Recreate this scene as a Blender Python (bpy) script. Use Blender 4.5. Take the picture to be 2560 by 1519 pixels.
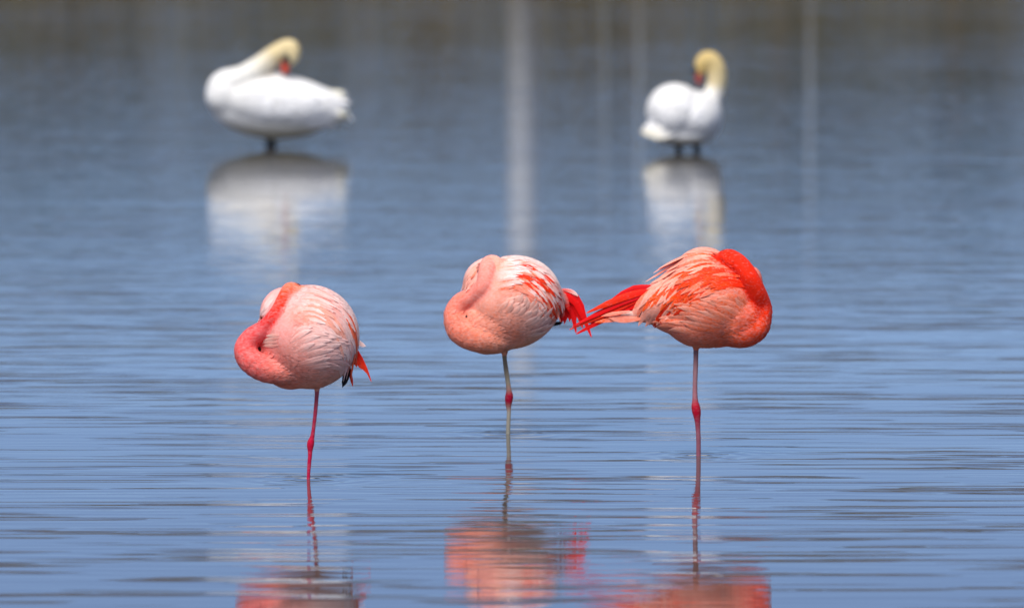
import bpy, bmesh, math, random
import numpy as np
from mathutils import Vector, Matrix, Euler, noise
from mathutils.bvhtree import BVHTree

for o in list(bpy.data.objects):
    bpy.data.objects.remove(o, do_unlink=True)
scene = bpy.context.scene
COL = scene.collection
R = random.Random(7)

# ------------------------------------------------------------------ camera
CAM_H = 2.0
FOC = 300.0 / 36.0 * 2560.0            # focal length in photo pixels
HORIZON = -550.0                       # photo row of the horizon
pitch = math.atan((759.5 - HORIZON) / FOC)
cam_d = bpy.data.cameras.new('camera')
cam = bpy.data.objects.new('camera', cam_d)
COL.objects.link(cam)
cam.location = (0, 0, CAM_H)
cam.rotation_euler = (math.pi / 2 - pitch, 0, 0)
cam_d.lens = 300.0
cam_d.sensor_width = 36.0
cam_d.clip_start = 0.5
cam_d.clip_end = 4000.0
cam_d.dof.use_dof = True
cam_d.dof.focus_distance = 24.9
cam_d.dof.aperture_fstop = 4.8
scene.camera = cam
scene.render.resolution_x = 1024
scene.render.resolution_y = 607

# ------------------------------------------------------------------ sky and sun
SUN_EL, SUN_AZ = 56.0, 198.0           # azimuth clockwise from +Y (view direction)
world = bpy.data.worlds.new('World')
scene.world = world
world.use_nodes = True
wt = world.node_tree
wt.nodes.clear()
w_out = wt.nodes.new('ShaderNodeOutputWorld')
w_bg = wt.nodes.new('ShaderNodeBackground')
w_sky = wt.nodes.new('ShaderNodeTexSky')
w_sky.sky_type = 'NISHITA'
w_sky.sun_disc = False
w_sky.sun_elevation = math.radians(SUN_EL)
w_sky.sun_rotation = math.radians(SUN_AZ)
w_sky.altitude = 4200.0
w_sky.air_density = 1.0
w_sky.dust_density = 0.0
w_sky.ozone_density = 7.0
w_bg.inputs['Strength'].default_value = 0.107
w_tint = wt.nodes.new('ShaderNodeMix'); w_tint.data_type = 'RGBA'; w_tint.blend_type = 'MULTIPLY'
w_tint.inputs[0].default_value = 1.0
w_tint.inputs[7].default_value = (1.02, 0.955, 1.0, 1)      # white balance of the whole sky
wt.links.new(w_sky.outputs['Color'], w_tint.inputs[6])
wt.links.new(w_tint.outputs[2], w_bg.inputs['Color'])
wt.links.new(w_bg.outputs['Background'], w_out.inputs['Surface'])

sun_d = bpy.data.lights.new('sun', 'SUN')
sun = bpy.data.objects.new('sun', sun_d)
COL.objects.link(sun)
sun_d.energy = 4.9
sun_d.angle = math.radians(50)
sun_d.color = (1.0, 0.94, 0.86)
sv = Vector((math.sin(math.radians(SUN_AZ)) * math.cos(math.radians(SUN_EL)),
             math.cos(math.radians(SUN_AZ)) * math.cos(math.radians(SUN_EL)),
             math.sin(math.radians(SUN_EL))))
sun.rotation_euler = (-sv).to_track_quat('-Z', 'Y').to_euler()
sun.location = (0, 20, 40)

scene.view_settings.view_transform = 'Standard'
scene.view_settings.look = 'None'
scene.view_settings.exposure = 0.0
scene.view_settings.gamma = 1.0
scene.view_settings.use_curve_mapping = False

# ------------------------------------------------------------------ helpers
def lin(c):
    out = []
    for v in c[:3]:
        v = max(0.0, v) / 255.0
        out.append(v / 12.92 if v <= 0.04045 else ((v + 0.055) / 1.055) ** 2.4)
    return out

def new_mat(name):
    m = bpy.data.materials.new(name)
    m.use_nodes = True
    nt = m.node_tree
    b = nt.nodes['Principled BSDF']
    return m, nt, b

def mixc(a, b, t):
    return [a[i] * (1 - t) + b[i] * t for i in range(3)]

def obj_from(name, verts, faces, mat, parent=None, cols=None, smooth=True):
    me = bpy.data.meshes.new(name)
    me.from_pydata([tuple(v) for v in verts], [], faces)
    if cols is not None:
        ca = me.color_attributes.new('Col', 'FLOAT_COLOR', 'POINT')
        flat = np.ones((len(verts), 4), dtype=np.float32)
        flat[:, :3] = np.asarray(cols, dtype=np.float32)
        ca.data.foreach_set('color', flat.ravel())
    if smooth:
        me.polygons.foreach_set('use_smooth', [True] * len(me.polygons))
    me.materials.append(mat)
    me.update()
    o = bpy.data.objects.new(name, me)
    COL.objects.link(o)
    if parent:
        o.parent = parent
    return o

def tag(o, label=None, cat=None, group=None, kind=None):
    if label: o['label'] = label
    if cat: o['category'] = cat
    if group: o['group'] = group
    if kind: o['kind'] = kind
    return o

def empty(name, loc):
    e = bpy.data.objects.new(name, None)
    e.empty_display_size = 0.1
    COL.objects.link(e)
    e.location = loc
    return e

# ------------------------------------------------------------------ materials
def plumage_mat(name, bump=0.16, scale=160.0, rough=0.75, sheen=0.06, sat=1.0, val=1.0, hue=0.5):
    m, nt, b = new_mat(name)
    N, L = nt.nodes, nt.links
    at = N.new('ShaderNodeVertexColor'); at.layer_name = 'Col'
    tc = N.new('ShaderNodeTexCoord')
    mp = N.new('ShaderNodeMapping'); mp.inputs['Scale'].default_value = (0.55, 1.0, 1.0)
    L.new(tc.outputs['Object'], mp.inputs['Vector'])
    n1 = N.new('ShaderNodeTexNoise'); n1.inputs['Scale'].default_value = scale
    n1.inputs['Detail'].default_value = 4
    L.new(mp.outputs['Vector'], n1.inputs['Vector'])
    n2 = N.new('ShaderNodeTexNoise'); n2.inputs['Scale'].default_value = 32
    n2.inputs['Detail'].default_value = 3
    L.new(tc.outputs['Object'], n2.inputs['Vector'])
    hs = N.new('ShaderNodeHueSaturation')
    hs.inputs['Hue'].default_value = hue
    mr = N.new('ShaderNodeMapRange')
    mr.inputs['From Min'].default_value = 0.25; mr.inputs['From Max'].default_value = 0.75
    mr.inputs['To Min'].default_value = 0.86 * val; mr.inputs['To Max'].default_value = 1.1 * val
    L.new(n2.outputs['Fac'], mr.inputs['Value'])
    L.new(mr.outputs['Result'], hs.inputs['Value'])
    ms = N.new('ShaderNodeMapRange')
    ms.inputs['From Min'].default_value = 0.3; ms.inputs['From Max'].default_value = 0.7
    ms.inputs['To Min'].default_value = 1.1 * sat; ms.inputs['To Max'].default_value = 0.9 * sat
    L.new(n1.outputs['Fac'], ms.inputs['Value'])
    L.new(ms.outputs['Result'], hs.inputs['Saturation'])
    L.new(at.outputs['Color'], hs.inputs['Color'])
    L.new(hs.outputs['Color'], b.inputs['Base Color'])
    bp = N.new('ShaderNodeBump'); bp.inputs['Strength'].default_value = bump
    bp.inputs['Distance'].default_value = 0.003
    L.new(n1.outputs['Fac'], bp.inputs['Height'])
    L.new(bp.outputs['Normal'], b.inputs['Normal'])
    b.inputs['Roughness'].default_value = rough
    b.inputs['Specular IOR Level'].default_value = 0.2
    b.inputs['Sheen Weight'].default_value = sheen
    b.inputs['Sheen Roughness'].default_value = 0.5
    return m

PLUME = plumage_mat('plumage', sat=1.05, val=1.0, hue=0.4965)
FEATHER = plumage_mat('feather_vane', 0.3, 240.0, 0.65, 0.0, 1.08, 1.0, 0.4965)
SWAN_PLUME = plumage_mat('swan_plumage', 0.3, 90.0, 0.75, 0.0)

def simple_mat(name, c, rough=0.5, var=0.12, scale=20.0):
    m, nt, b = new_mat(name)
    N, L = nt.nodes, nt.links
    tc = N.new('ShaderNodeTexCoord')
    n = N.new('ShaderNodeTexNoise'); n.inputs['Scale'].default_value = scale
    n.inputs['Detail'].default_value = 4
    L.new(tc.outputs['Object'], n.inputs['Vector'])
    mx = N.new('ShaderNodeMix'); mx.data_type = 'RGBA'
    mx.inputs[6].default_value = (*[v * (1 - var) for v in c], 1)
    mx.inputs[7].default_value = (*[min(1, v * (1 + var)) for v in c], 1)
    L.new(n.outputs['Fac'], mx.inputs[0])
    L.new(mx.outputs[2], b.inputs['Base Color'])
    b.inputs['Roughness'].default_value = rough
    return m

# ------------------------------------------------------------------ water, ground
def water_mat():
    m, nt, b = new_mat('lake_water')
    N, L = nt.nodes, nt.links
    b.inputs['Base Color'].default_value = (0.085, 0.08, 0.076, 1)
    b.inputs['Roughness'].default_value = 0.02
    b.inputs['IOR'].default_value = 1.333
    tc = N.new('ShaderNodeTexCoord')

    def nz(sx, sy, detail=2.0, rough=0.5, off=0.0, dist=0.0):
        mp = N.new('ShaderNodeMapping')
        mp.inputs['Scale'].default_value = (sx, sy, 1)
        mp.inputs['Location'].default_value = (off, off * 1.7, off)
        L.new(tc.outputs['Object'], mp.inputs['Vector'])
        n = N.new('ShaderNodeTexNoise')
        n.inputs['Scale'].default_value = 1.0
        n.inputs['Detail'].default_value = detail
        n.inputs['Roughness'].default_value = rough
        n.inputs['Distortion'].default_value = dist
        L.new(mp.outputs['Vector'], n.inputs['Vector'])
        return n.outputs['Fac']

    def mth(op, a, bb=None, c=None):
        n = N.new('ShaderNodeMath'); n.operation = op
        for i, v in enumerate((a, bb, c)):
            if v is None: continue
            if isinstance(v, (int, float)): n.inputs[i].default_value = v
            else: L.new(v, n.inputs[i])
        return n.outputs[0]

    def rng(v, a, bb, c, d):
        n = N.new('ShaderNodeMapRange'); n.interpolation_type = 'SMOOTHSTEP'
        L.new(v, n.inputs['Value'])
        for k, x in zip(('From Min', 'From Max', 'To Min', 'To Max'), (a, bb, c, d)):
            n.inputs[k].default_value = x
        return n.outputs['Result']

    swell = mth('MULTIPLY', nz(0.45, 0.9, 2, 0.5, 3.1), 0.0026)
    ripple = mth('MULTIPLY', nz(2.0, 13.0, 2, 0.5, 11.3), 0.0025)
    patch = rng(nz(0.16, 0.33, 2, 0.5, 5.7), 0.38, 0.62, 0.40, 1.0)
    ripple = mth('MULTIPLY', ripple, patch)
    # the breeze reaches the open water; the shallows where the flamingos stand lie calmer
    sx = N.new('ShaderNodeSeparateXYZ'); L.new(tc.outputs['Object'], sx.inputs[0])
    ripple = mth('MULTIPLY', ripple, rng(sx.outputs['Y'], 26.0, 40.0, 0.5, 0.10))
    fine = mth('MULTIPLY', mth('MULTIPLY', nz(5.0, 32.0, 1, 0.5, 71.3), 0.0007), rng(sx.outputs['Y'], 22.0, 40.0, 0.12, 1.0))
    ripple = mth('ADD', ripple, fine)
    # sparse steep capillary crests: narrow ridges where a noise crosses its mean
    c = nz(1.1, 15.0, 1.0, 0.45, 23.9, 0.1)
    d = mth('ABSOLUTE', mth('SUBTRACT', c, 0.5))
    ridge = rng(d, 0.0, 0.075, 1.0, 0.0)
    gate = rng(nz(0.9, 8.0, 2, 0.5, 41.2), 0.49, 0.60, 0.0, 1.0)
    patch2 = rng(nz(0.11, 0.20, 2, 0.5, 57.3), 0.36, 0.58, 0.15, 1.0)
    ridge = mth('MULTIPLY', mth('MULTIPLY', ridge, gate), mth('MULTIPLY', mth('MULTIPLY', patch2, rng(sx.outputs['Y'], 28.0, 36.0, 1.0, 0.25)), 0.0023))
    h = mth('ADD', mth('ADD', swell, ripple), ridge)
    # rings spreading from each standing leg
    for (fx, fy) in LEG_SPOTS:
        dx = mth('SUBTRACT', sx.outputs['X'], fx); dy = mth('SUBTRACT', sx.outputs['Y'], fy)
        rr = mth('SQRT', mth('ADD', mth('MULTIPLY', dx, dx), mth('MULTIPLY', dy, dy)))
        ring = mth('MULTIPLY', mth('SINE', mth('MULTIPLY', rr, 85.0)), mth('EXPONENT', mth('MULTIPLY', rr, -9.0)))
        h = mth('ADD', h, mth('MULTIPLY', ring, 0.0007))
    bp = N.new('ShaderNodeBump')
    bp.inputs['Strength'].default_value = 1.0
    bp.inputs['Distance'].default_value = 1.0
    L.new(h, bp.inputs['Height'])
    L.new(bp.outputs['Normal'], b.inputs['Normal'])
    return m

def water_spot(region, zs, water_v, foot_u):
    D = FOC * CAM_H / (region[1] + water_v / zs - HORIZON)
    return ((region[0] + foot_u / zs - 1280) / FOC * D, D)
LEG_SPOTS = [water_spot((560, 680), 4.6375, 2407, 970), water_spot((1080, 600), 4.788, 2323, 910), water_spot((1400, 590), 4.466, 2461, 1548)]
WATER = water_mat()
BANK_Y = 150.0
def sheet(name, x0, x1, y0, y1, z, nx, ny, mat, zf=None):
    vs, fs = [], []
    for j in range(ny + 1):
        for i in range(nx + 1):
            x = x0 + (x1 - x0) * i / nx; y = y0 + (y1 - y0) * j / ny
            vs.append((x, y, z + (zf(x, y) if zf else 0)))
    for j in range(ny):
        for i in range(nx):
            a = j * (nx + 1) + i
            fs.append((a, a + 1, a + nx + 2, a + nx + 1))
    return obj_from(name, vs, fs, mat)

water = tag(sheet('water', -400, 400, -60, BANK_Y + 6, 0.0, 20, 20, WATER), kind='structure')
MUD = simple_mat('marsh_ground', lin((96, 86, 62)), 0.9, 0.35, 1.2)
def bank_z(x, y):
    t = min(1.0, max(0.0, (y - (BANK_Y - 8)) / 16.0))
    return t * t * (3 - 2 * t) * 1.1 + (noise.noise(Vector((x * .15, y * .15, 0))) * .12 if t > 0 else 0)
ground = tag(sheet('ground', -700, 700, -80, 1800, -0.45, 60, 240, MUD, bank_z), kind='structure')

def hill_z(x, y):
    r = (y - 420) / 420.0
    prof = max(0.0, min(1.0, r)); prof = prof * prof * (3 - 2 * prof)
    crest = 42 + 7 * noise.noise(Vector((x * .006, 2.0, 0))) + 4 * noise.noise(Vector((x * .02, 5.0, 0)))
    canopy = 2.2 * noise.noise(Vector((x * .16, y * .16, 1))) + 1.3 * noise.noise(Vector((x * .4, y * .4, 3)))
    return prof * (crest + canopy)
HILL = simple_mat('hazed_slope', (0.046, 0.067, 0.092), 0.9, 0.45, 0.09)  # blue in the base colour stands in for aerial haze
added_hills = tag(sheet('added_hills', -420, 420, 415, 1100, -0.6, 260, 130, HILL, hill_z), kind='structure')  # unseen hill, added to darken and grade the water's reflection

# ------------------------------------------------------------------ far bank (stands above the frame, seen mirrored in the water)
def reeds():
    vs, fs, cs = [], [], []
    r = random.Random(21)
    for k in range(14000):
        x = r.uniform(-45, 45); y = BANK_Y - 4 + r.random() ** 1.4 * 11
        z0 = -0.45 + bank_z(x, y) - 0.05
        clump = 0.5 + 0.5 * noise.noise(Vector((x * 0.35, y * 0.2, 4)))
        h = (2.0 + 1.0 * clump) * r.uniform(0.7, 1.1)
        a = r.uniform(0, math.pi); w = r.uniform(0.03, 0.06)
        dx, dy = math.cos(a) * w, math.sin(a) * w
        lx, ly = r.uniform(-.3, .3), r.uniform(-.3, .3)
        b = len(vs)
        vs += [(x - dx, y - dy, z0), (x + dx, y + dy, z0),
               (x - dx * .8 + lx * .35, y - dy * .8 + ly * .35, z0 + h * .55),
               (x + dx * .8 + lx * .35, y + dy * .8 + ly * .35, z0 + h * .55),
               (x + lx, y + ly, z0 + h)]
        fs += [(b, b + 1, b + 3, b + 2), (b + 2, b + 3, b + 4)]
        c = mixc(lin((120, 104, 70)), lin((86, 84, 52)), r.random() * (0.4 + 0.6 * clump))
        cs += [c] * 5
    o = obj_from('reeds', vs, fs, plumage_mat('reed_blades', 0, 3, .9, 0), None, cs, False)
    tag(o, 'brown and olive reeds massed along the far bank', 'reeds', kind='stuff')
reeds()

BARK = simple_mat('tree_bark', lin((88, 76, 62)), 0.9, 0.3, 3)
LEAF = plumage_mat('tree_leaf', 0, 3, .7, 0)
def tube(path, radii, seg=8, cap=True):
    vs, fs = [], []
    n = len(path)
    for i in range(n):
        p = Vector(path[i])
        t = (Vector(path[min(i + 1, n - 1)]) - Vector(path[max(i - 1, 0)]))
        if t.length < 1e-9: t = Vector((0, 0, 1))
        t.normalize()
        up = Vector((0, 1, 0)) if abs(t.y) < .9 else Vector((1, 0, 0))
        a = t.cross(up).normalized(); b = t.cross(a).normalized()
        for k in range(seg):
            th = 2 * math.pi * k / seg
            vs.append(p + (a * math.cos(th) + b * math.sin(th)) * radii[i])
    for i in range(n - 1):
        for k in range(seg):
            k2 = (k + 1) % seg
            fs.append((i * seg + k, i * seg + k2, (i + 1) * seg + k2, (i + 1) * seg + k))
    if cap:
        fs.append(tuple(reversed(range(seg))))
        fs.append(tuple((n - 1) * seg + k for k in range(seg)))
    return vs, fs

def tree(x, y, h, spread, col, label, seed):
    r = random.Random(seed)
    z0 = -0.45 + bank_z(x, y) - 0.1
    e = empty('bank_tree', (x, y, z0))
    tag(e, label, 'tree', 'trees along the far bank')
    vs, fs = [], []
    def add(path, rad):
        v, f = tube(path, rad, 7)
        b = len(vs); vs.extend(v); fs.extend([tuple(i + b for i in q) for q in f])
    add([(0, 0, 0), (.1, 0, h * .3), (-.05, .1, h * .6), (.1, 0, h * .92)], [h * .03, h * .024, h * .016, .02])
    ends = []
    for k in range(9):
        a = r.uniform(0, 6.28); zb = h * r.uniform(.18, .7)
        q = Vector((math.cos(a) * spread * r.uniform(.5, .9), math.sin(a) * spread * r.uniform(.5, .9), zb + h * r.uniform(.08, .22)))
        add([(0, 0, zb), tuple(q * .5 + Vector((0, 0, zb * .5))), tuple(q)], [h * .012, h * .008, .015])
        ends.append(q)
    obj_from('trunk', vs, fs, BARK, e)
    vs, fs, cs = [], [], []
    centers = ends + [Vector((r.uniform(-.4, .4) * spread, r.uniform(-.4, .4) * spread, h * r.uniform(.45, .97))) for _ in range(12)] \
        + [Vector((r.uniform(-.9, .9) * spread, r.uniform(-.9, .9) * spread, h * r.uniform(.1, .5))) for _ in range(8)]
    for c in centers:
        cr = spread * r.uniform(.28, .46); tint = r.uniform(.65, 1.25)
        for k in range(75):
            d = Vector((r.gauss(0, 1), r.gauss(0, 1), r.gauss(0, .8))); d.normalize()
            p = c + d * cr * r.random() ** .4
            u = Vector((r.gauss(0, 1), r.gauss(0, 1), r.gauss(0, 1))).normalized()
            w = u.cross(d).normalized() if u.cross(d).length > .01 else Vector((1, 0, 0))
            s = r.uniform(.10, .2)
            b = len(vs)
            vs += [p - u * s, p + w * s * .55, p + u * s, p - w * s * .55]
            fs.append((b, b + 1, b + 2, b + 3))
            cs += [[v * tint * r.uniform(.8, 1.2) for v in col]] * 4
    obj_from('crown', vs, fs, LEAF, e, cs, False)

TREES = [
    (-16.5, 158, 5.8, 2.6, (52, 74, 70), 'broad blue-green bank tree at the end of the far row'),
    (-12.2, 161, 6.6, 2.4, (46, 66, 74), 'tall dusky blue-green tree second along the far bank'),
    (-8.3, 158, 5.6, 2.3, (50, 70, 72), 'low dark blue-green tree on the bank behind the preening swan'),
    (-4.6, 163, 5.0, 2.0, (72, 78, 62), 'small olive bank tree left of the broad pale grey post'),
    (-1.5, 161, 4.4, 1.7, (86, 82, 64), 'short brownish bank tree beside the broad pale grey post'),
    (1.6, 163, 4.6, 1.8, (88, 84, 66), 'short tan-olive bank tree between two pale grey posts'),
    (5.2, 159, 5.2, 2.0, (62, 74, 66), 'grey-green bank tree behind the slender pale grey posts'),
    (8.6, 162, 5.6, 2.2, (50, 68, 70), 'dark blue-green bank tree past the last pale grey post'),
    (12.6, 158, 5.8, 2.4, (54, 72, 70), 'round-crowned blue-green tree towards the row end'),
    (17.0, 161, 6.2, 2.6, (60, 74, 60), 'tallest mossy green tree closing the far row'),
]
for i, (x, y, h, s, c, lb) in enumerate(TREES):
    tree(x, y + 4, h, s, lin(c), lb, 100 + i)

POST_PAINT = simple_mat('post_paint', (0.40, 0.44, 0.50), 0.6, 0.1, 4)
def post(px, D, h, w, label):
    x = (px - 1280) / FOC * D
    z0 = -0.45 + bank_z(x, D) - 0.15
    e = empty('bank_post', (x, D, z0))
    tag(e, label, 'post', 'pale grey posts on the far bank')
    def prism(n, rings):
        vs, fs = [], []
        for (z, r) in rings:
            for k in range(n):
                a = 2 * math.pi * (k + .5) / n
                vs.append((math.cos(a) * r, math.sin(a) * r, z))
        for i in range(len(rings) - 1):
            for k in range(n):
                k2 = (k + 1) % n
                fs.append((i * n + k, i * n + k2, (i + 1) * n + k2, (i + 1) * n + k))
        fs.append(tuple(reversed(range(n)))); fs.append(tuple((len(rings) - 1) * n + k for k in range(n)))
        return vs, fs
    v, f = prism(8, [(0, w * .95), (.5, w * .95), (.56, w * .75)])
    obj_from('base', v, f, POST_PAINT, e, None, False)
    v, f = prism(12, [(.5, w * .58), (h * .5, w * .54), (h, w * .5)])
    obj_from('shaft', v, f, POST_PAINT, e, None, True)
    v, f = prism(12, [(h - .02, w * .7), (h + .1, w * .7), (h + .3, w * .2)])
    obj_from('cap', v, f, POST_PAINT, e, None, False)
post(1305, 159, 8.2, .5, 'broadest and tallest pale grey post on the far bank')
post(1598, 159.5, 5.0, .05, 'slim pale grey post beside the broadest one on the far bank')
post(1512, 160, 4.4, .04, 'thinnest pale grey post between two others on the far bank')
post(2025, 159, 5.0, .05, 'lone slim pale grey post standing apart on the far bank')

# ------------------------------------------------------------------ birds
def catmull(pts, n=6):
    out = []
    P = [np.array(p, dtype=float) for p in pts]
    P = [2 * P[0] - P[1]] + P + [2 * P[-1] - P[-2]]
    for i in range(1, len(P) - 2):
        for k in range(n):
            t = k / n
            out.append(.5 * ((2 * P[i]) + (-P[i - 1] + P[i + 1]) * t + (2 * P[i - 1] - 5 * P[i] + 4 * P[i + 1] - P[i + 2]) * t * t
                             + (-P[i - 1] + 3 * P[i] - 3 * P[i + 1] + P[i + 2]) * t ** 3))
    out.append(P[-2])
    return out

class Bird:
    """Side view measured in picture units (u right, v down, d towards the viewer), turned into metres about the waterline point."""
    def __init__(s, name, region, zs, water_v, foot_u, label, cat, group):
        s.D = FOC * CAM_H / (region[1] + water_v / zs - HORIZON)
        s.k = 1.0 / (zs * FOC / s.D)
        s.u0, s.v0 = foot_u, water_v
        x = (region[0] + foot_u / zs - 1280) / FOC * s.D
        s.root = empty(name, (x, s.D, 0))
        tag(s.root, label, cat, group)
        s.parts = []; s.necks = []; s.rng = random.Random(hash(label) % 1000 if False else len(label) * 37)
    def p(s, u, v, d=0.0):
        return Vector(((u - s.u0) * s.k, -d * s.k, (s.v0 - v) * s.k))
    def ell(s, u, v, d, ru, rv, rd, roll=0.0, yaw=0.0):
        bm = bmesh.new()
        bmesh.ops.create_uvsphere(bm, u_segments=40, v_segments=24, radius=1.0)
        M = Matrix.Translation(s.p(u, v, d)) @ Matrix.Rotation(math.radians(yaw), 4, 'Z') @ Matrix.Rotation(math.radians(roll), 4, 'Y') @ Matrix.Diagonal((ru * s.k, rd * s.k, rv * s.k, 1))
        bm.transform(M)
        bm.verts.index_update()
        s.parts.append(([v.co.copy() for v in bm.verts], [tuple(q.index for q in f.verts) for f in bm.faces]))
        bm.free()
    def neck(s, pts, col, seg=20):
        C = catmull([(u, v, d, r) for (u, v, d, r) in pts], 7)
        path = [s.p(c[0], c[1], c[2]) for c in C]; rad = [max(.001, c[3] * s.k) for c in C]
        s.parts.append(tube(path, rad, seg))
        for end in (0, -1):
            bm = bmesh.new(); bmesh.ops.create_uvsphere(bm, u_segments=16, v_segments=10, radius=rad[end] * .99)
            bm.transform(Matrix.Translation(path[end])); bm.verts.index_update()
            s.parts.append(([v.co.copy() for v in bm.verts], [tuple(q.index for q in f.verts) for f in bm.faces])); bm.free()
        s.necks.append((np.array([tuple(q) for q in path]), np.array(rad), col))
    def build(s, voxel, smooth_it, colfn, leg_z, mat):
        vs, fs = [], []
        for v, f in s.parts:
            b = len(vs); vs.extend(v); fs.extend([tuple(i + b for i in q) for q in f])
        tmp = obj_from('body_tmp', vs, fs, mat)
        md = tmp.modifiers.new('r', 'REMESH'); md.mode = 'VOXEL'; md.voxel_size = voxel
        dg = bpy.context.evaluated_depsgraph_get()
        me = bpy.data.meshes.new_from_object(tmp.evaluated_get(dg))
        bpy.data.objects.remove(tmp, do_unlink=True)
        n = len(me.vertices)
        co = np.empty(n * 3); me.vertices.foreach_get('co', co); co = co.reshape(-1, 3)
        ed = np.empty(len(me.edges) * 2, dtype=np.int64); me.edges.foreach_get('vertices', ed); ed = ed.reshape(-1, 2)
        deg = np.bincount(ed.ravel(), minlength=n).astype(float)
        w = np.where(co[:, 2] < leg_z, 0.12, 0.6)[:, None]
        for it in range(smooth_it):
            acc = np.zeros_like(co)
            for a in range(3):
                acc[:, a] = np.bincount(ed[:, 0], co[ed[:, 1], a], n) + np.bincount(ed[:, 1], co[ed[:, 0], a], n)
            co += w * (acc / deg[:, None] - co)
        me.vertices.foreach_set('co', co.ravel())
        cols = s.colors(co, colfn)
        for old in list(me.color_attributes): me.color_attributes.remove(old)
        ca = me.color_attributes.new('Col', 'FLOAT_COLOR', 'POINT')
        flat = np.ones((n, 4), dtype=np.float32); flat[:, :3] = cols
        ca.data.foreach_set('color', flat.ravel())
        me.materials.clear(); me.materials.append(mat)
        me.polygons.foreach_set('use_smooth', [True] * len(me.polygons))
        me.update(); me.name = 'body'
        o = bpy.data.objects.new('body', me); COL.objects.link(o); o.parent = s.root
        s.body = o
        s.bvh = BVHTree.FromPolygons([Vector(c) for c in co], [tuple(q.vertices) for q in me.polygons])
        s.co, s.cols = co, cols
        return o
    def neckdist(s, co):
        out = []
        for (path, rad, col) in s.necks:
            best = np.full(len(co), 1e9); par = np.zeros(len(co))
            for i in range(len(path)):
                d = np.linalg.norm(co - path[i], axis=1) - rad[i]
                m = d < best
                best[m] = d[m]; par[m] = i / (len(path) - 1)
            out.append((best, par, col))
        return out
    def colors(s, co, colfn):
        u = co[:, 0] / s.k + s.u0; v = s.v0 - co[:, 2] / s.k; d = -co[:, 1] / s.k
        cols = np.array([colfn(a, b, c) for a, b, c in zip(u, v, d)])
        for (dist, par, col) in s.neckdist(co):
            if col is None: continue
            stops = np.array([lin(c[1]) for c in col]); ts = np.array([c[0] for c in col]); al = np.array([c[2] for c in col])
            cc = np.stack([np.interp(par, ts, stops[:, i]) for i in range(3)], 1)
            a = np.clip(1 - (dist - s.k * 4) / (s.k * 60), 0, 1) * np.interp(par, ts, al)
            cols = cols * (1 - a[:, None]) + cc * a[:, None]
        return cols
    def onto(s, u, v, last=None):
        q = s.p(u, v, 0); q.y = -3
        hit, nrm, idx, dist = s.bvh.ray_cast(q, Vector((0, 1, 0)))
        if hit is None:
            return None
        return hit, nrm, idx
    def feather(s, name, pts, width, c_root, c_tip, lift0=.001, lift1=.006, mat=None, dfix=None, curl=0.0, pointy=.3, nst=6):
        """a vane laid along the curve pts (u,v[,d]) on the body surface"""
        C = catmull(pts, 8)
        m = len(C)
        st = [C[int(round(i * (m - 1) / (nst - 1)))] for i in range(nst)]
        P, Nn = [], []
        last = None; rootc = c_root
        for i, c in enumerate(st):
            t = i / (nst - 1)
            h = None if dfix is not None else s.onto(c[0], c[1])
            if h and last is not None and (h[0] - last[0]).length > width * s.k * 6: h = None
            if h:
                n = h[1].copy()
                if n.y > -.15: n.y = -.15; n.normalize()
                pt = h[0] + n * (lift0 + (lift1 - lift0) * t)
                if i == 0: rootc = [float(q) for q in s.cols[s.body.data.polygons[h[2]].vertices[0]]]
                last = (pt, n)
            else:
                if dfix is not None:
                    dd = dfix[0] + (dfix[1] - dfix[0]) * t
                    pt = s.p(c[0], c[1], dd); n = Vector((0, -1, .25)).normalized()
                else:
                    if last is None: return None
                    pt = s.p(c[0], c[1], 0); pt.y = last[0].y + .003; n = last[1]
            P.append(pt); Nn.append(n)
        prof = [.42, .8, 1.0, 1.0, .82, .22 + (0 if pointy > .2 else .25)]
        prof = [float(np.interp(i / (nst - 1), np.linspace(0, 1, 6), prof)) for i in range(nst)]
        vs, cs = [], []
        jit = s.rng.uniform(.9, 1.1)
        for i in range(nst):
            t = i / (nst - 1)
            tg = (P[min(i + 1, nst - 1)] - P[max(i - 1, 0)])
            if tg.length < 1e-7: return None
            tg.normalize()
            n = (Nn[i] - tg * Nn[i].dot(tg)).normalized()
            sd = n.cross(tg).normalized() * (width * .5 * s.k * prof[i])
            drop = n * (width * s.k * .10 * prof[i])
            vs += [P[i] - sd - drop, P[i] + n * (width * s.k * .02), P[i] + sd - drop]
            c = [min(1, q * jit) for q in mixc(c_root, c_tip, t ** 1.2)]
            if dfix is None and t < .45: c = mixc(c, rootc, .85 * (1 - t / .45))
            ce = [min(1, q * 1.05) for q in mixc(c, c_tip, .45)]
            cs += [ce, [q * .95 for q in c], ce]
        tip = P[-1] + (P[-1] - P[-2]).normalized() * width * .28 * s.k
        vs.append(tip); cs.append(cs[-2])
        fs = []
        for i in range(nst - 1):
            a = i * 3
            fs += [(a, a + 1, a + 4, a + 3), (a + 1, a + 2, a + 5, a + 4)]
        a = (nst - 1) * 3
        fs += [(a, a + 1, len(vs) - 1), (a + 1, a + 2, len(vs) - 1)]
        return obj_from(name, vs, fs, mat or FEATHER, s.root, cs)
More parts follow.
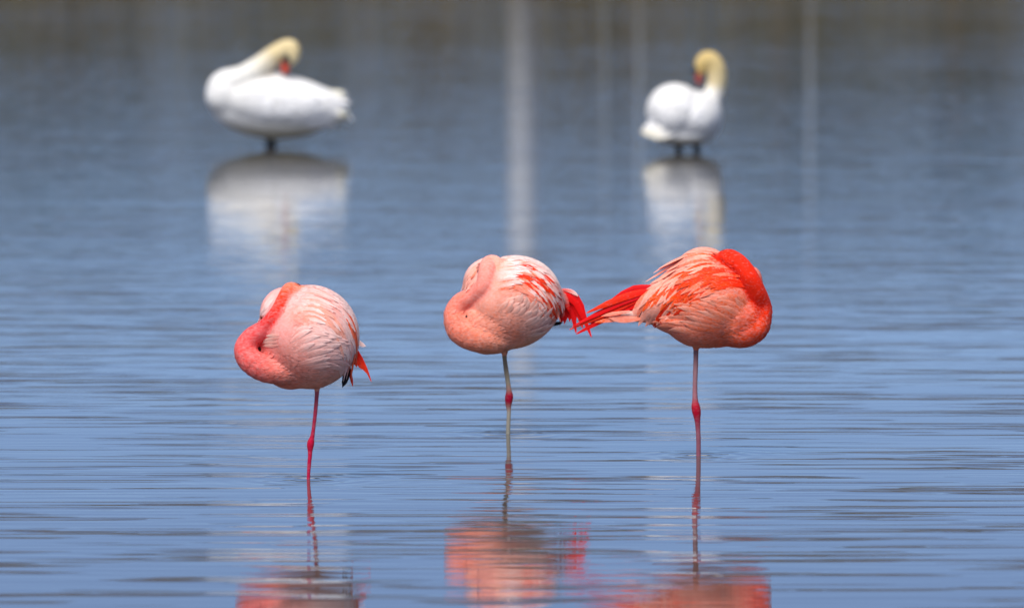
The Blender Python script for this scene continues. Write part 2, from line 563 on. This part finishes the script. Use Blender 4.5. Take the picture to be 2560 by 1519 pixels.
    def rows(s, name, flows, ns, nt, L, width, colfn, lift1=.006, smin=0.0, smax=None, jit=.35, w1=None):
        F = []
        for f in flows:
            c = np.array(catmull([(q[0], q[1]) for q in f], 10))
            seg = np.r_[0, np.cumsum(np.linalg.norm(np.diff(c, axis=0), axis=1))]; seg /= seg[-1]
            F.append((seg, c))
        def at(sv, tv):
            x = tv * (len(F) - 1); i = min(int(x), len(F) - 2); fr = x - i
            fr = max(0, min(1, fr))
            r = []
            for j in (i, i + 1):
                seg, c = F[j]
                if sv <= 1: r.append(np.array([np.interp(sv, seg, c[:, 0]), np.interp(sv, seg, c[:, 1])]))
                else: r.append(c[-1] + (c[-1] - c[-4]) / np.linalg.norm(c[-1] - c[-4]) * (sv - 1) * np.linalg.norm(c[-1] - c[0]))
            return r[0] * (1 - fr) + r[1] * fr
        smax = 1 - L if smax is None else smax
        for i in range(ns - 1, -1, -1):
            sv = smin + (smax - smin) * i / max(1, ns - 1)
            for j in range(nt):
                tv = (j + (.5 if i % 2 else 0.0) + s.rng.uniform(-jit, jit)) / (nt - .5)
                tv = min(1, max(0, tv))
                s0 = max(0, sv + s.rng.uniform(-.03, .07)); l = L * s.rng.uniform(.8, 1.15)
                pts = [at(s0, tv), at(s0 + l * .33, tv), at(s0 + l * .66, tv), at(s0 + l, tv + s.rng.uniform(-.03, .03))]
                cr, ct = colfn(s0, tv, s.rng)
                w = width if w1 is None else width + (w1 - width) * (i / max(1, ns - 1))
                s.feather(name, pts, w * s.rng.uniform(.85, 1.15), cr, ct, .0008, lift1 * s.rng.uniform(.7, 1.2))
    def down(s, name, n, length, flowfn, mask, spread=.35, lift=.0018, mat=None, var=.12):
        """small body feathers: too many to count, one mesh"""
        r = s.rng
        me = s.body.data
        tri = [(tuple(p.vertices), p.area, p.normal.copy(), p.center.copy()) for p in me.polygons]
        ar = np.cumsum([t[1] for t in tri]); tot = ar[-1]
        vs, fs, cs = [], [], []
        for k in range(n):
            i = int(np.searchsorted(ar, r.random() * tot)); i = min(i, len(tri) - 1)
            q, _, nm, c = tri[i]
            u = c.x / s.k + s.u0; v = s.v0 - c.z / s.k; d = -c.y / s.k
            m = mask(u, v, d, q[0])
            if m <= 0 or r.random() > m: continue
            f = Vector(flowfn(u, v, d)); f += Vector((r.gauss(0, spread), r.gauss(0, spread), r.gauss(0, spread)))
            f = f - nm * f.dot(nm)
            if f.length < 1e-4: continue
            f.normalize(); sd = nm.cross(f)
            l = length * r.uniform(.6, 1.2); w = l * r.uniform(.22, .34)
            def drop(pt, up):
                hit, hn, ix, ds = s.bvh.find_nearest(pt)
                return hit + hn * up
            p0 = drop(c, -.0004); p1 = drop(c + f * l * .55, lift * .55); p2 = drop(c + f * l, lift)
            b = len(vs)
            vs += [p0 - sd * w * .4, p0 + sd * w * .4, p1 - sd * w - nm * lift * .3, p1 + nm * lift * .3, p1 + sd * w - nm * lift * .3, p2]
            fs += [(b, b + 1, b + 3), (b, b + 3, b + 2), (b + 1, b + 4, b + 3), (b + 2, b + 3, b + 5), (b + 3, b + 4, b + 5)]
            base = s.cols[q[0]]; g = r.uniform(1 - var, 1 + var)
            cl = [min(1, x * g) for x in base]
            pale = mixc(cl, lin((250, 226, 216)), r.uniform(.0, var))
            cs += [cl, cl, pale, cl, pale, pale]
        o = obj_from(name, vs, fs, mat or PLUME, s.root, cs)
        o['kind'] = 'stuff'
        return o

DARK_SPOT = simple_mat('spot_brown', (.03, .012, .006), .15, .4, 300)  # small dark brown bead at the centre of the neck loop
def add_dark_spot(B, u, v, r):
    h = B.onto(u, v)
    bm = bmesh.new(); bmesh.ops.create_uvsphere(bm, u_segments=14, v_segments=10, radius=1)
    bm.transform(Matrix.Translation(h[0] - h[1] * r * B.k * .35) @ Matrix.Diagonal((r * B.k * .85, r * B.k, r * B.k * 1.25, 1)))
    bm.verts.index_update()
    obj_from('dark_spot', [q.co.copy() for q in bm.verts], [tuple(w.index for w in q.verts) for q in bm.faces], DARK_SPOT, B.root); bm.free()

def grad(stops, x):
    if x <= stops[0][0]: return lin(stops[0][1])
    for a, b in zip(stops, stops[1:]):
        if x <= b[0]:
            return mixc(lin(a[1]), lin(b[1]), (x - a[0]) / (b[0] - a[0]))
    return lin(stops[-1][1])

def nz3(u, v, d, sc, o=0):
    return noise.noise(Vector((u * sc + o, v * sc, d * sc)))

def leg_color(v, bands):
    return grad(bands, v)

# ---------------- flamingo: round one with rosy looped neck
WHITEPINK = lin((251, 216, 209)); PALE = lin((246, 196, 187)); SALM = lin((244, 160, 140)); ORNG = lin((247, 122, 88)); RED = lin((230, 44, 24)); DEEP = lin((198, 20, 12)); BLACK = lin((22, 20, 24))

def flamingo_rose():
    B = Bird('flamingo', (560, 680), 4.6375, 2407, 970, 'pale rose flamingo with coral looped neck, deep pink leg and black wing tip', 'flamingo', 'flamingos asleep on one leg')
    B.ell(985, 752, 0, 578, 600, 640, 4)
    B.ell(705, 490, -150, 300, 310, 380)
    B.ell(770, 990, 100, 350, 362, 360)
    B.ell(530, 870, 30, 210, 290, 220)
    B.ell(1250, 800, -150, 300, 430, 400)
    B.neck([(700, 1130, 300, 150), (500, 1110, 330, 150), (330, 1020, 310, 148), (252, 885, 260, 138), (325, 742, 250, 120), (485, 630, 260, 108), (610, 460, 335, 88), (685, 310, 235, 80), (762, 196, 90, 88), (850, 230, -20, 76)],
           [(0, (222, 122, 108), .1), (.18, (232, 112, 104), .8), (.35, (238, 118, 112), 1), (.55, (236, 112, 108), 1), (.66, (250, 100, 88), 1), (.8, (252, 112, 92), 1), (.9, (252, 150, 120), 1), (1, (252, 150, 124), .8)])
    # leg: thigh end, joint, shank
    B.neck([(1078, 1250, 0, 60), (1072, 1400, 0, 28), (1056, 1600, 0, 25), (1034, 1800, 0, 23), (1016, 1915, 0, 28), (1002, 1970, 0, 42), (994, 2020, 0, 42), (992, 2080, 0, 30), (988, 2150, 0, 26), (976, 2300, 0, 23), (970, 2444, 0, 22), (966, 2760, 0, 22)], None, 14)
    def col(u, v, d):
        if v > 1385:
            return grad([(1385, (196, 104, 112)), (1600, (206, 84, 100)), (1900, (212, 66, 84)), (2020, (206, 44, 62)), (2120, (206, 62, 82)), (2444, (200, 66, 88))], v)
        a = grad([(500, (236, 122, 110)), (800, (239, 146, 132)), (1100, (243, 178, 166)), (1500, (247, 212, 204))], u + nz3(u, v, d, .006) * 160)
        b = grad([(250, (252, 226, 222)), (700, (246, 196, 186)), (1000, (236, 158, 142)), (1300, (214, 150, 122))], v + nz3(u, v, d, .005, 9) * 120)  # browner towards the belly: underside shade put into the plumage colour
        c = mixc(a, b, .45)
        g = math.exp(-((u - 900) / 140) ** 2 - ((v - 470) / 110) ** 2)
        return mixc(c, lin((247, 142, 116)), .65 * g)
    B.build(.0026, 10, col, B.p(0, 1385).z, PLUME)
    def c_wing(sv, tv, r):
        pick = r.random()
        if tv < .3 and .2 < sv and pick < .65: return lin((252, 104, 72)), lin((250, 140, 108))
        if tv > .5 and sv < .5 and pick < .65: return lin((244, 150, 126)), lin((248, 186, 168))
        if pick < .35: return lin((246, 140, 116)), PALE
        return lin((246, 170, 154)), WHITEPINK
    wing = [[(850, 165), (1090, 190), (1340, 340), (1500, 580), (1555, 850), (1520, 1100)],
            [(830, 270), (1090, 290), (1330, 450), (1460, 700), (1490, 950), (1440, 1130)],
            [(830, 400), (1060, 400), (1270, 540), (1390, 750), (1420, 960), (1390, 1150)],
            [(830, 540), (1020, 500), (1200, 600), (1320, 760), (1370, 940), (1350, 1120)]]
    B.rows('wing_feather', wing, 7, 11, .34, 56, c_wing, .005, w1=74)
    def c_fl(sv, tv, r):
        return mixc(lin((240, 158, 142)), lin((246, 192, 180)), min(1, sv * 1.6)), mixc(lin((248, 200, 190)), WHITEPINK, r.random() * (1 - tv * .5))
    flank = [[(760, 760), (900, 620), (1050, 590), (1195, 670)], [(740, 830), (950, 690), (1120, 660), (1290, 705)],
             [(760, 930), (1000, 780), (1200, 745), (1360, 765)], [(780, 1000), (1050, 880), (1260, 830), (1465, 815)],
             [(800, 1060), (1070, 980), (1270, 940), (1455, 960)], [(820, 1110), (1080, 1060), (1260, 1060), (1410, 1130)]]
    B.rows('flank_feather', flank, 4, 10, .5, 62, c_fl, .006, smin=.08)
    B.rows('back_feather', [[(600, 215), (500, 300), (440, 420), (405, 540)], [(575, 290), (515, 380), (465, 470), (430, 530)]], 3, 4, .5, 60, lambda a, b, r: (PALE, WHITEPINK if r.random() < .6 else lin((248, 190, 178))), .004)
    add_dark_spot(B, 412, 880, 26)
    for a, b in (((640, 730), (470, 770)), ((630, 780), (440, 800)), ((650, 700), (510, 715)), ((640, 820), (470, 835))):
        B.feather('cheek_feather', [a, ((a[0] * 2 + b[0]) / 3, (a[1] * 2 + b[1]) / 3), ((a[0] + b[0] * 2) / 3, (a[1] + b[1] * 2) / 3), b], 40, lin((230, 150, 136)), lin((222, 190, 176)), .001, .004)
    # wing tip and tail behind
    for pts, w, c, dd in (([(1440, 1040), (1430, 1150), (1400, 1250), (1375, 1320)], 74, BLACK, (60, 90)), ([(1450, 1050), (1410, 1160), (1375, 1270)], 55, BLACK, (80, 100))):
        B.feather('wing_tip_feather', pts, w, c, c, dfix=dd)
    for pts, w in (([(1490, 850), (1570, 980), (1640, 1130), (1700, 1275)], 34), ([(1480, 860), (1560, 990), (1610, 1100), (1640, 1170)], 56), ([(1460, 860), (1530, 990), (1570, 1080), (1590, 1130)], 62),
                   ([(1450, 880), (1500, 990), (1525, 1060), (1530, 1100)], 62), ([(1430, 1000), (1450, 1150), (1470, 1250), (1485, 1330)], 36)):
        B.feather('tail_feather', pts, w, RED, mixc(RED, ORNG, .4), dfix=(-180, -120))
    B.feather('tail_feather', [(1520, 780), (1560, 830), (1600, 860), (1630, 872)], 50, WHITEPINK, WHITEPINK, dfix=(-200, -200))
    B.down('body_plumage', 7000, .021, lambda u, v, d: (1.0, .25, -.45 + (v - 700) / 1400), lambda u, v, d, i: 0 if (v > 1350 or (u < 790 and v < 900)) else 1.0, .22)
    B.down('neck_plumage', 4200, .009, lambda u, v, d: (.35 if v < 800 else -.6, .1, -.8 if v < 700 else .25), lambda u, v, d, i: 1.0 if (u < 800 and v < 1200) else 0, .3, .0006, None, .03)
    return B
flamingo_rose()

# ---------------- flamingo: salmon one with freckled wing
def flamingo_salmon():
    B = Bird('flamingo', (1080, 600), 4.788, 2323, 910, 'salmon flamingo with red-flecked white wing and pale grey-green leg', 'flamingo', 'flamingos asleep on one leg')
    B.ell(945, 745, 0, 620, 550, 590, -22)
    B.ell(715, 520, -150, 345, 312, 400)
    B.ell(700, 1000, 120, 430, 362, 400)
    B.ell(570, 870, 40, 240, 300, 240)
    B.ell(1330, 720, -60, 260, 260, 300, 40)
    B.neck([(760, 1170, 320, 165), (560, 1150, 380, 170), (350, 1060, 340, 165), (278, 880, 275, 138), (350, 735, 270, 124), (500, 655, 315, 116), (622, 540, 390, 108), (652, 390, 335, 106), (690, 275, 210, 108), (775, 268, 230, 84), (785, 350, 300, 40)],
           [(0, (232, 148, 126), .1), (.2, (238, 136, 112), .7), (.35, (240, 142, 122), 1), (.55, (244, 150, 134), 1), (.8, (246, 168, 152), 1), (.9, (250, 184, 162), 1), (1, (248, 170, 146), 1)])
    B.neck([(870, 1250, 0, 60), (868, 1400, 0, 30), (886, 1550, 0, 30), (908, 1700, 0, 29), (920, 1800, 0, 34), (924, 1860, 0, 48), (919, 1915, 0, 49), (916, 1985, 0, 36), (920, 2060, 0, 27), (914, 2200, 0, 26), (910, 2361, 0, 27), (908, 2700, 0, 27)], None, 14)
    B.root.location.x += 0
    def col(u, v, d):
        if v > 1385:
            return grad([(1385, (150, 134, 110)), (1700, (176, 164, 140)), (1800, (176, 130, 120)), (1850, (176, 46, 62)), (1930, (160, 34, 52)), (1990, (160, 110, 104)), (2060, (168, 160, 146)), (2361, (150, 148, 134))], v)
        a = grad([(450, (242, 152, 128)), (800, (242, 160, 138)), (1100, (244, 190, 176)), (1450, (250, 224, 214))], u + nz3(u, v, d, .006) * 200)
        b = grad([(220, (254, 240, 236)), (480, (248, 206, 194)), (800, (242, 164, 140)), (1100, (236, 146, 118)), (1340, (204, 146, 108))], v + nz3(u, v, d, .005, 9) * 120)  # last stops paint the belly's shade as brown
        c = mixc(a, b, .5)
        g = math.exp(-((u - 960) / 170) ** 2 - ((v - 540) / 90) ** 2)
        return mixc(c, lin((247, 128, 94)), .8 * g)
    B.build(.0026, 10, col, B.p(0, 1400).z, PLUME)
    def c_wing(sv, tv, r):
        pick = r.random()
        if sv < .12 and tv < .6: return lin((250, 210, 202)), lin((253, 226, 220))
        if pick < .30 and .1 < tv < .8: return RED, mixc(RED, ORNG, .5)
        if pick < .62 and tv > .3: return ORNG, SALM
        if pick < .5: return ORNG, PALE
        return SALM, WHITEPINK
    wing = [[(830, 205), (1090, 215), (1330, 340), (1500, 520), (1600, 700)],
            [(810, 300), (1080, 300), (1290, 410), (1460, 600), (1550, 820)],
            [(800, 400), (1050, 390), (1240, 490), (1400, 680), (1500, 920)],
            [(790, 490), (1040, 460), (1200, 560), (1330, 730), (1430, 950)],
            [(790, 570), (1000, 540), (1130, 620), (1230, 740), (1330, 900)]]
    B.rows('wing_feather', wing, 9, 13, .27, 44, c_wing, .0055, w1=66)
    B.rows('scapular_feather', [[(840, 180), (1000, 195), (1120, 225), (1230, 280)], [(800, 380), (930, 350), (1040, 370), (1120, 420)]], 3, 6, .45, 60, lambda a, b, r: (lin((250, 212, 204)), lin((253, 226, 220)) if r.random() < .6 else lin((248, 176, 152))), .004)
    def c_fl(sv, tv, r):
        return mixc(lin((242, 160, 136)), lin((246, 194, 180)), tv), mixc(lin((248, 196, 180)), WHITEPINK, tv * r.uniform(.4, 1))
    flank = [[(760, 860), (850, 750), (920, 690), (985, 655)], [(860, 880), (960, 770), (1020, 700), (1050, 650)],
             [(960, 900), (1070, 800), (1130, 720), (1150, 660)], [(1040, 940), (1160, 840), (1230, 760), (1270, 695)],
             [(1060, 990), (1200, 900), (1290, 840), (1330, 800)], [(1080, 1040), (1230, 960), (1340, 860), (1395, 760)],
             [(1080, 1090), (1230, 1050), (1370, 970), (1440, 885)], [(1060, 1150), (1200, 1120), (1320, 1080), (1420, 1000)]]
    B.rows('flank_feather', flank, 3, 11, .5, 66, c_fl, .008, smin=.12)
    add_dark_spot(B, 412, 892, 20)
    B.rows('back_feather', [[(600, 240), (480, 340), (400, 470), (345, 610)], [(560, 330), (510, 430), (470, 520), (430, 610)]], 3, 4, .5, 60, lambda a, b, r: (SALM, lin((250, 190, 172)) if r.random() < .6 else lin((248, 150, 124))), .004)
    for k, (tip, w) in enumerate((((1905, 1150), 84), ((1850, 960), 110), ((1800, 1040), 96), ((1725, 1105), 84), ((1720, 950), 130), ((1650, 950), 140), ((1590, 980), 140), ((1540, 1000), 120))):
        a = (1500 + 12 * (k % 3), 600 + 28 * k)
        m = ((a[0] + tip[0]) / 2 + 60, (a[1] + tip[1]) / 2 - 70)
        B.feather('tail_feather', [a, ((a[0] + m[0]) / 2 + 10, (a[1] + m[1]) / 2 - 18), m, tip], w, DEEP if k % 2 else RED, RED, dfix=(-40 - 14 * k, -60 - 8 * k))
    B.feather('tail_feather', [(1560, 590), (1640, 605), (1700, 630), (1745, 668)], 46, RED, WHITEPINK, dfix=(-60, -60))
    B.feather('tail_covert', [(1480, 560), (1560, 640), (1610, 740), (1640, 850)], 70, PALE, RED, dfix=(20, -20))
    B.feather('tail_covert', [(1460, 660), (1530, 760), (1560, 860), (1560, 960)], 70, PALE, DEEP, dfix=(40, 0))
    B.feather('wing_tip_feather', [(1380, 1020), (1450, 1010), (1510, 1000), (1555, 995)], 46, BLACK, BLACK, dfix=(-60, -60))
    B.down('body_plumage', 7000, .022, lambda u, v, d: (1.0, .2, .05 - (v - 800) / 1400), lambda u, v, d, i: 0 if (v > 1345 or (u < 800 and v < 850)) else 1.0, .22)
    B.down('neck_plumage', 4200, .009, lambda u, v, d: (.35 if v < 800 else -.6, .1, -.8 if v < 700 else .25), lambda u, v, d, i: 1.0 if (u < 830 and v < 1250) else 0, .3, .0006, None, .03)
    return B
flamingo_salmon()

# ---------------- flamingo: vermilion one facing the other way
def flamingo_red():
    B = Bird('flamingo', (1400, 590), 4.466, 2461, 1548, 'vermilion-necked flamingo with long red tail and grey-mauve leg with crimson joint', 'flamingo', 'flamingos asleep on one leg')
    B.ell(1720, 715, 0, 550, 530, 500)
    B.ell(1600, 430, -60, 330, 302, 360, -12)
    B.ell(1290, 690, -20, 500, 262, 300, -19)
    B.ell(2000, 895, 60, 360, 350, 370)
    B.ell(1590, 950, 20, 430, 300, 370, 8)
    B.ell(900, 880, -40, 420, 85, 150, 6)
    B.ell(2120, 600, -120, 150, 260, 250, 10)
    B.ell(1230, 950, 0, 300, 130, 230, 22)
    B.neck([(1900, 1060, 120, 150), (2060, 1070, 230, 160), (2200, 1000, 250, 140), (2262, 880, 240, 104), (2262, 755, 230, 98), (2195, 600, 315, 102), (2112, 440, 350, 104), (2015, 305, 305, 102), (1905, 232, 250, 98), (1815, 225, 200, 72), (1765, 270, 170, 36)],
           [(0, (232, 120, 92), 0), (.12, (236, 96, 70), .15), (.28, (238, 80, 56), .8), (.42, (240, 70, 46), 1), (.6, (244, 68, 38), 1), (.9, (246, 66, 34), 1), (1, (244, 62, 30), 1)])
    B.neck([(1520, 1150, 0, 60), (1522, 1280, 0, 32), (1518, 1500, 0, 29), (1512, 1680, 0, 28), (1514, 1830, 0, 34), (1520, 1905, 0, 50), (1530, 1970, 0, 50), (1538, 2040, 0, 38), (1545, 2130, 0, 30), (1552, 2300, 0, 27), (1552, 2497, 0, 27), (1552, 2800, 0, 27)], None, 14)
    def col(u, v, d):
        if v > 1275:
            return grad([(1275, (160, 120, 120)), (1600, (166, 124, 130)), (1800, (168, 110, 118)), (1880, (180, 52, 60)), (1980, (178, 32, 44)), (2060, (150, 60, 74)), (2200, (146, 92, 104)), (2497, (140, 86, 100))], v)
        if u < 1050 and v > 800:
            return grad([(400, (240, 150, 110)), (560, (246, 224, 208)), (800, (240, 190, 176)), (1050, (236, 140, 124))], u)
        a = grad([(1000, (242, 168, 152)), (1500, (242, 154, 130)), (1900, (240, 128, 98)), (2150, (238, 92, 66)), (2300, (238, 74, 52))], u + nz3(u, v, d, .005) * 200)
        b = grad([(150, (252, 204, 186)), (450, (248, 170, 150)), (800, (242, 150, 126)), (1100, (236, 120, 92)), (1240, (200, 104, 76))], v + nz3(u, v, d, .005, 9) * 120)  # lowest stops darken the belly, its shade painted in
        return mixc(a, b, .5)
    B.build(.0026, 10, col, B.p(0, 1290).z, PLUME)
    PK = lin((248, 150, 126)); PK2 = lin((250, 180, 160))
    # tail first, behind the wing
    tails = [((1000, 600), (640, 700), (310, 845), 80), ((980, 640), (560, 790), (150, 1000), 66), ((990, 660), (600, 830), (115, 1035), 50), ((1000, 690), (620, 850), (200, 1080), 90),
             ((1010, 720), (640, 880), (330, 960), 100), ((1020, 760), (700, 880), (440, 930), 100), ((1040, 800), (800, 880), (600, 905), 100), ((1060, 560), (780, 590), (560, 720), 60)]
    for k, (a, m, t, w) in enumerate(tails):
        q1 = ((a[0] * .6 + m[0] * .4), (a[1] * .6 + m[1] * .4) - 10)
        B.feather('tail_feather', [a, q1, m, t], w, DEEP if k % 3 == 1 else RED, RED if k % 2 else mixc(RED, ORNG, .35), dfix=(130 - 6 * k, 110 - 14 * k))
    B.feather('tail_covert', [(900, 900), (700, 915), (540, 930), (400, 955)], 56, PK2, ORNG, dfix=(110, 100))
    B.feather('tail_covert', [(900, 915), (760, 920), (640, 915), (560, 905)], 80, PK, lin((244, 160, 138)), dfix=(125, 118))
    B.feather('tail_covert', [(780, 830), (650, 850), (560, 865), (470, 885)], 44, SALM, PK, dfix=(135, 120))
    def c_wing(sv, tv, r):
        pick = r.random()
        if tv > .48 and sv < .45: return (RED, mixc(RED, ORNG, .7)) if pick < .6 else (ORNG, mixc(ORNG, SALM, .7))
        if tv > .33 and sv < .6 and pick < .6: return RED, ORNG
        if tv > .5 and pick < .35: return RED, mixc(RED, ORNG, .4)
        if pick < .25: return ORNG, PK
        return PK, PK2
    wing = [[(1780, 190), (1560, 165), (1300, 250), (1050, 390), (800, 580), (700, 740)],
            [(1800, 270), (1560, 250), (1300, 350), (1080, 500), (900, 680), (790, 860)],
            [(1860, 320), (1600, 320), (1350, 440), (1140, 610), (1000, 780), (930, 920)],
            [(1960, 370), (1700, 370), (1440, 480), (1240, 650), (1120, 800), (1050, 920)],
            [(2040, 470), (1780, 450), (1540, 550), (1370, 700), (1250, 830), (1180, 900)],
            [(2070, 580), (1850, 540), (1650, 600), (1500, 710), (1390, 800), (1320, 850)]]
    B.rows('wing_feather', wing, 8, 15, .32, 48, c_wing, .0055, w1=72, smax=.72)
    def c_fl(sv, tv, r):
        return mixc(lin((240, 112, 78)), lin((244, 142, 112)), r.random()), mixc(lin((246, 148, 122)), lin((250, 180, 158)), r.random())
    flank = [[(2090, 760), (2010, 680), (1930, 640), (1830, 640)], [(2080, 820), (1980, 740), (1860, 690), (1720, 680)],
             [(2040, 880), (1900, 800), (1740, 710), (1570, 670)], [(1980, 930), (1800, 830), (1620, 740), (1430, 715)],
             [(1920, 960), (1700, 860), (1500, 780), (1290, 755)], [(1860, 980), (1620, 890), (1380, 830), (1140, 830)],
             [(1800, 1020), (1560, 960), (1320, 920), (1080, 940)], [(1760, 1090), (1540, 1060), (1350, 1020), (1130, 1030)]]
    B.rows('flank_feather', flank, 3, 11, .55, 70, c_fl, .006, smin=.04)
    B.down('body_plumage', 7000, .022, lambda u, v, d: (-1.0, .2, .1), lambda u, v, d, i: 0 if (v > 1235 or u < 1050 or (u > 1980 and v < 780)) else 1.0, .22)
    B.down('neck_plumage', 4000, .009, lambda u, v, d: (-.3, .1, -.8), lambda u, v, d, i: 1.0 if u > 1760 and (v < 800 or u > 2150) else 0, .3, .0006, None, .03)
    return B
flamingo_red()

# ---------------- swans
SW_W = (0.82, 0.815, 0.79)
BILL = simple_mat('swan_bill', lin((214, 74, 42)), .45, .15, 60)
KNOB = simple_mat('bill_black', (.012, .012, .014), .4, .2, 60)
LEGM = simple_mat('swan_leg', (.02, .022, .026), .5, .3, 40)

def bill_parts(B, base, tip, r0, r1, side=Vector((0, -1, 0)), mat=None):
    a, b = B.p(*base), B.p(*tip)
    ax = (b - a)
    pts = [a + ax * t for t in (0, .3, .6, .85, 1)]
    v, f = tube([tuple(q) for q in pts], [r0 * B.k, r0 * .82 * B.k, r1 * B.k, r1 * .9 * B.k, r1 * .3 * B.k], 12)
    bill = obj_from('bill', v, f, mat or BILL, B.root)
    vs, fs = [], []
    bm = bmesh.new(); bmesh.ops.create_uvsphere(bm, u_segments=14, v_segments=10, radius=1)
    bm.transform(Matrix.Translation(a - ax * .2 + side * r0 * 1.0 * B.k) @ Matrix.Diagonal((r0 * .85 * B.k, r0 * .8 * B.k, r0 * 1.1 * B.k, 1)))
    bm.verts.index_update()
    obj_from('knob', [q.co.copy() for q in bm.verts], [tuple(w.index for w in q.verts) for q in bm.faces], KNOB, bill); bm.free()
    bm = bmesh.new(); bmesh.ops.create_uvsphere(bm, u_segments=12, v_segments=8, radius=1)
    bm.transform(Matrix.Translation(b - ax * .04) @ Matrix.Scale(r1 * .5 * B.k, 4)); bm.verts.index_update()
    obj_from('nail', [q.co.copy() for q in bm.verts], [tuple(w.index for w in q.verts) for q in bm.faces], KNOB, bill); bm.free()

def swan_side():
    B = Bird('swan', (480, 70), 4.241, 1254, 840, 'white swan in profile preening its back with orange bill down', 'swan', 'swans preening in the shallows')
    B.ell(870, 830, 0, 690, 345, 330, 3)
    B.ell(400, 690, 40, 255, 265, 250)
    B.ell(860, 780, 150, 560, 265, 230, 6)
    B.ell(870, 650, 60, 330, 190, 200, 8)
    B.ell(1330, 800, 0, 260, 190, 240, 12)
    B.ell(1500, 880, 0, 180, 90, 170, 20)
    B.neck([(330, 720, 80, 190), (400, 590, 110, 160), (560, 515, 150, 135), (720, 405, 150, 118), (870, 290, 130, 108), (980, 225, 110, 104), (1045, 220, 110, 104), (1060, 295, 130, 86), (1030, 360, 150, 50)],
           [(0, (240, 240, 238), 0), (.3, (238, 234, 220), .6), (.5, (216, 198, 154), 1), (.8, (226, 206, 156), 1), (1, (228, 214, 176), 1)])
    for lu, ld in ((800, -40), (862, 60)):
        B.neck([(lu, 1080, ld, 70), (lu, 1150, ld, 50), (lu + 4, 1185, ld, 30), (lu + 8, 1240, ld, 30), (lu + 8, 1318, ld, 28), (lu + 8, 1500, ld, 28)], None, 12)
    def col(u, v, d):
        if v > 1178: return [.02, .022, .026]
        c = list(SW_W)
        if v > 960: c = mixc(c, lin((196, 184, 148)), min(1, (v - 960) / 180.0) * .75)  # underside shade mixed into the white as olive-brown
        if u > 1420: c = mixc(c, lin((236, 228, 186)), min(1, (u - 1420) / 120.0) * .6)
        return c
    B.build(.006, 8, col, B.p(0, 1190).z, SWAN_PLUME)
    W = lin((244, 244, 244)); Y = lin((240, 236, 214))
    flows = [[(560, 640), (800, 560), (1100, 560), (1400, 660), (1590, 680)], [(480, 720), (760, 660), (1080, 680), (1380, 740), (1560, 790)],
             [(440, 800), (720, 780), (1050, 830), (1320, 880), (1520, 930)], [(460, 880), (740, 900), (1040, 950), (1280, 1010), (1480, 1040)]]
    B.rows('wing_feather', flows, 6, 7, .3, 120, lambda a, b, r: (list(SW_W), W), .008)
    for k, t in enumerate(((1600, 665), (1610, 720), (1595, 780))):
        B.feather('wing_tip_feather', [(1300, 690 + 20 * k), (1420, 690 + 20 * k), (1520, 690 + 22 * k), t], 90, W, Y, dfix=(120, 100))
    for k, t in enumerate(((1660, 900), (1690, 960), (1650, 1000), (1600, 960))):
        B.feather('tail_feather', [(1380, 830 + 20 * k), (1480, 850 + 26 * k), (1570, 880 + 24 * k), t], 100, Y, W, dfix=(20 - 20 * k, -20 * k))
    bill_parts(B, (1005, 350, 175), (985, 480, 190), 44, 40)

def swan_rear():
    B = Bird('swan', (1560, 100), 4.497, 1252, 640, 'white swan seen from behind with tawny neck curled over its shoulder', 'swan', 'swans preening in the shallows')
    B.ell(570, 800, 60, 325, 322, 420)
    B.ell(720, 860, 0, 370, 310, 420)
    B.ell(900, 890, -120, 208, 270, 330, 12)
    B.ell(420, 1010, 200, 215, 85, 190, 10)
    B.ell(650, 1060, 40, 330, 130, 330)
    B.neck([(900, 800, -200, 150), (975, 680, -200, 124), (1030, 560, -190, 114), (1050, 440, -180, 110), (1035, 320, -170, 110), (975, 232, -160, 108), (905, 240, -150, 98), (870, 310, -140, 80), (848, 375, -135, 48)],
           [(0, (240, 240, 238), 0), (.2, (240, 236, 224), .4), (.32, (222, 206, 164), 1), (.6, (212, 188, 130), 1), (.85, (206, 178, 114), 1), (1, (202, 172, 108), 1)])
    for lu, ld in ((610, 40), (820, -60)):
        B.neck([(lu, 1080, ld, 80), (lu, 1160, ld, 62), (lu + 4, 1200, ld, 40), (lu + 6, 1240, ld, 36), (lu + 6, 1308, ld, 34), (lu + 6, 1500, ld, 34)], None, 12)
    def col(u, v, d):
        if v > 1195: return [.03, .03, .028]
        c = list(SW_W)
        if v > 1060: c = mixc(c, lin((150, 138, 100)), min(1, (v - 1060) / 110.0) * .7)  # painted shade: white turns brown under the body
        return c
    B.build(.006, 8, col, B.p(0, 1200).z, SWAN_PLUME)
    W = lin((244, 244, 244))
    B.rows('wing_feather', [[(700, 560), (520, 600), (360, 720), (280, 880), (300, 960)], [(820, 620), (660, 680), (520, 790), (430, 900), (400, 980)], [(930, 720), (820, 790), (700, 870), (600, 930), (540, 980)], [(1060, 860), (980, 900), (880, 940), (780, 980), (700, 1010)]],
           5, 6, .32, 120, lambda a, b, r: (list(SW_W), W), .008)
    for k, t in enumerate(((190, 1005), (215, 1035), (260, 1055), (310, 1075), (370, 1090))):
        B.feather('tail_feather', [(520 + 20 * k, 980 + 8 * k), (420 + 18 * k, 1000 + 10 * k), (320 + 16 * k, 1015 + 11 * k), t], 80, W, lin((238, 232, 210)), dfix=(380, 400))
    bill_parts(B, (838, 380, -125), (848, 500, -110), 42, 36, Vector((-.8, -.4, .3)), simple_mat('swan_bill_dark', lin((150, 52, 34)), .45, .2, 60))
swan_side()
swan_rear()
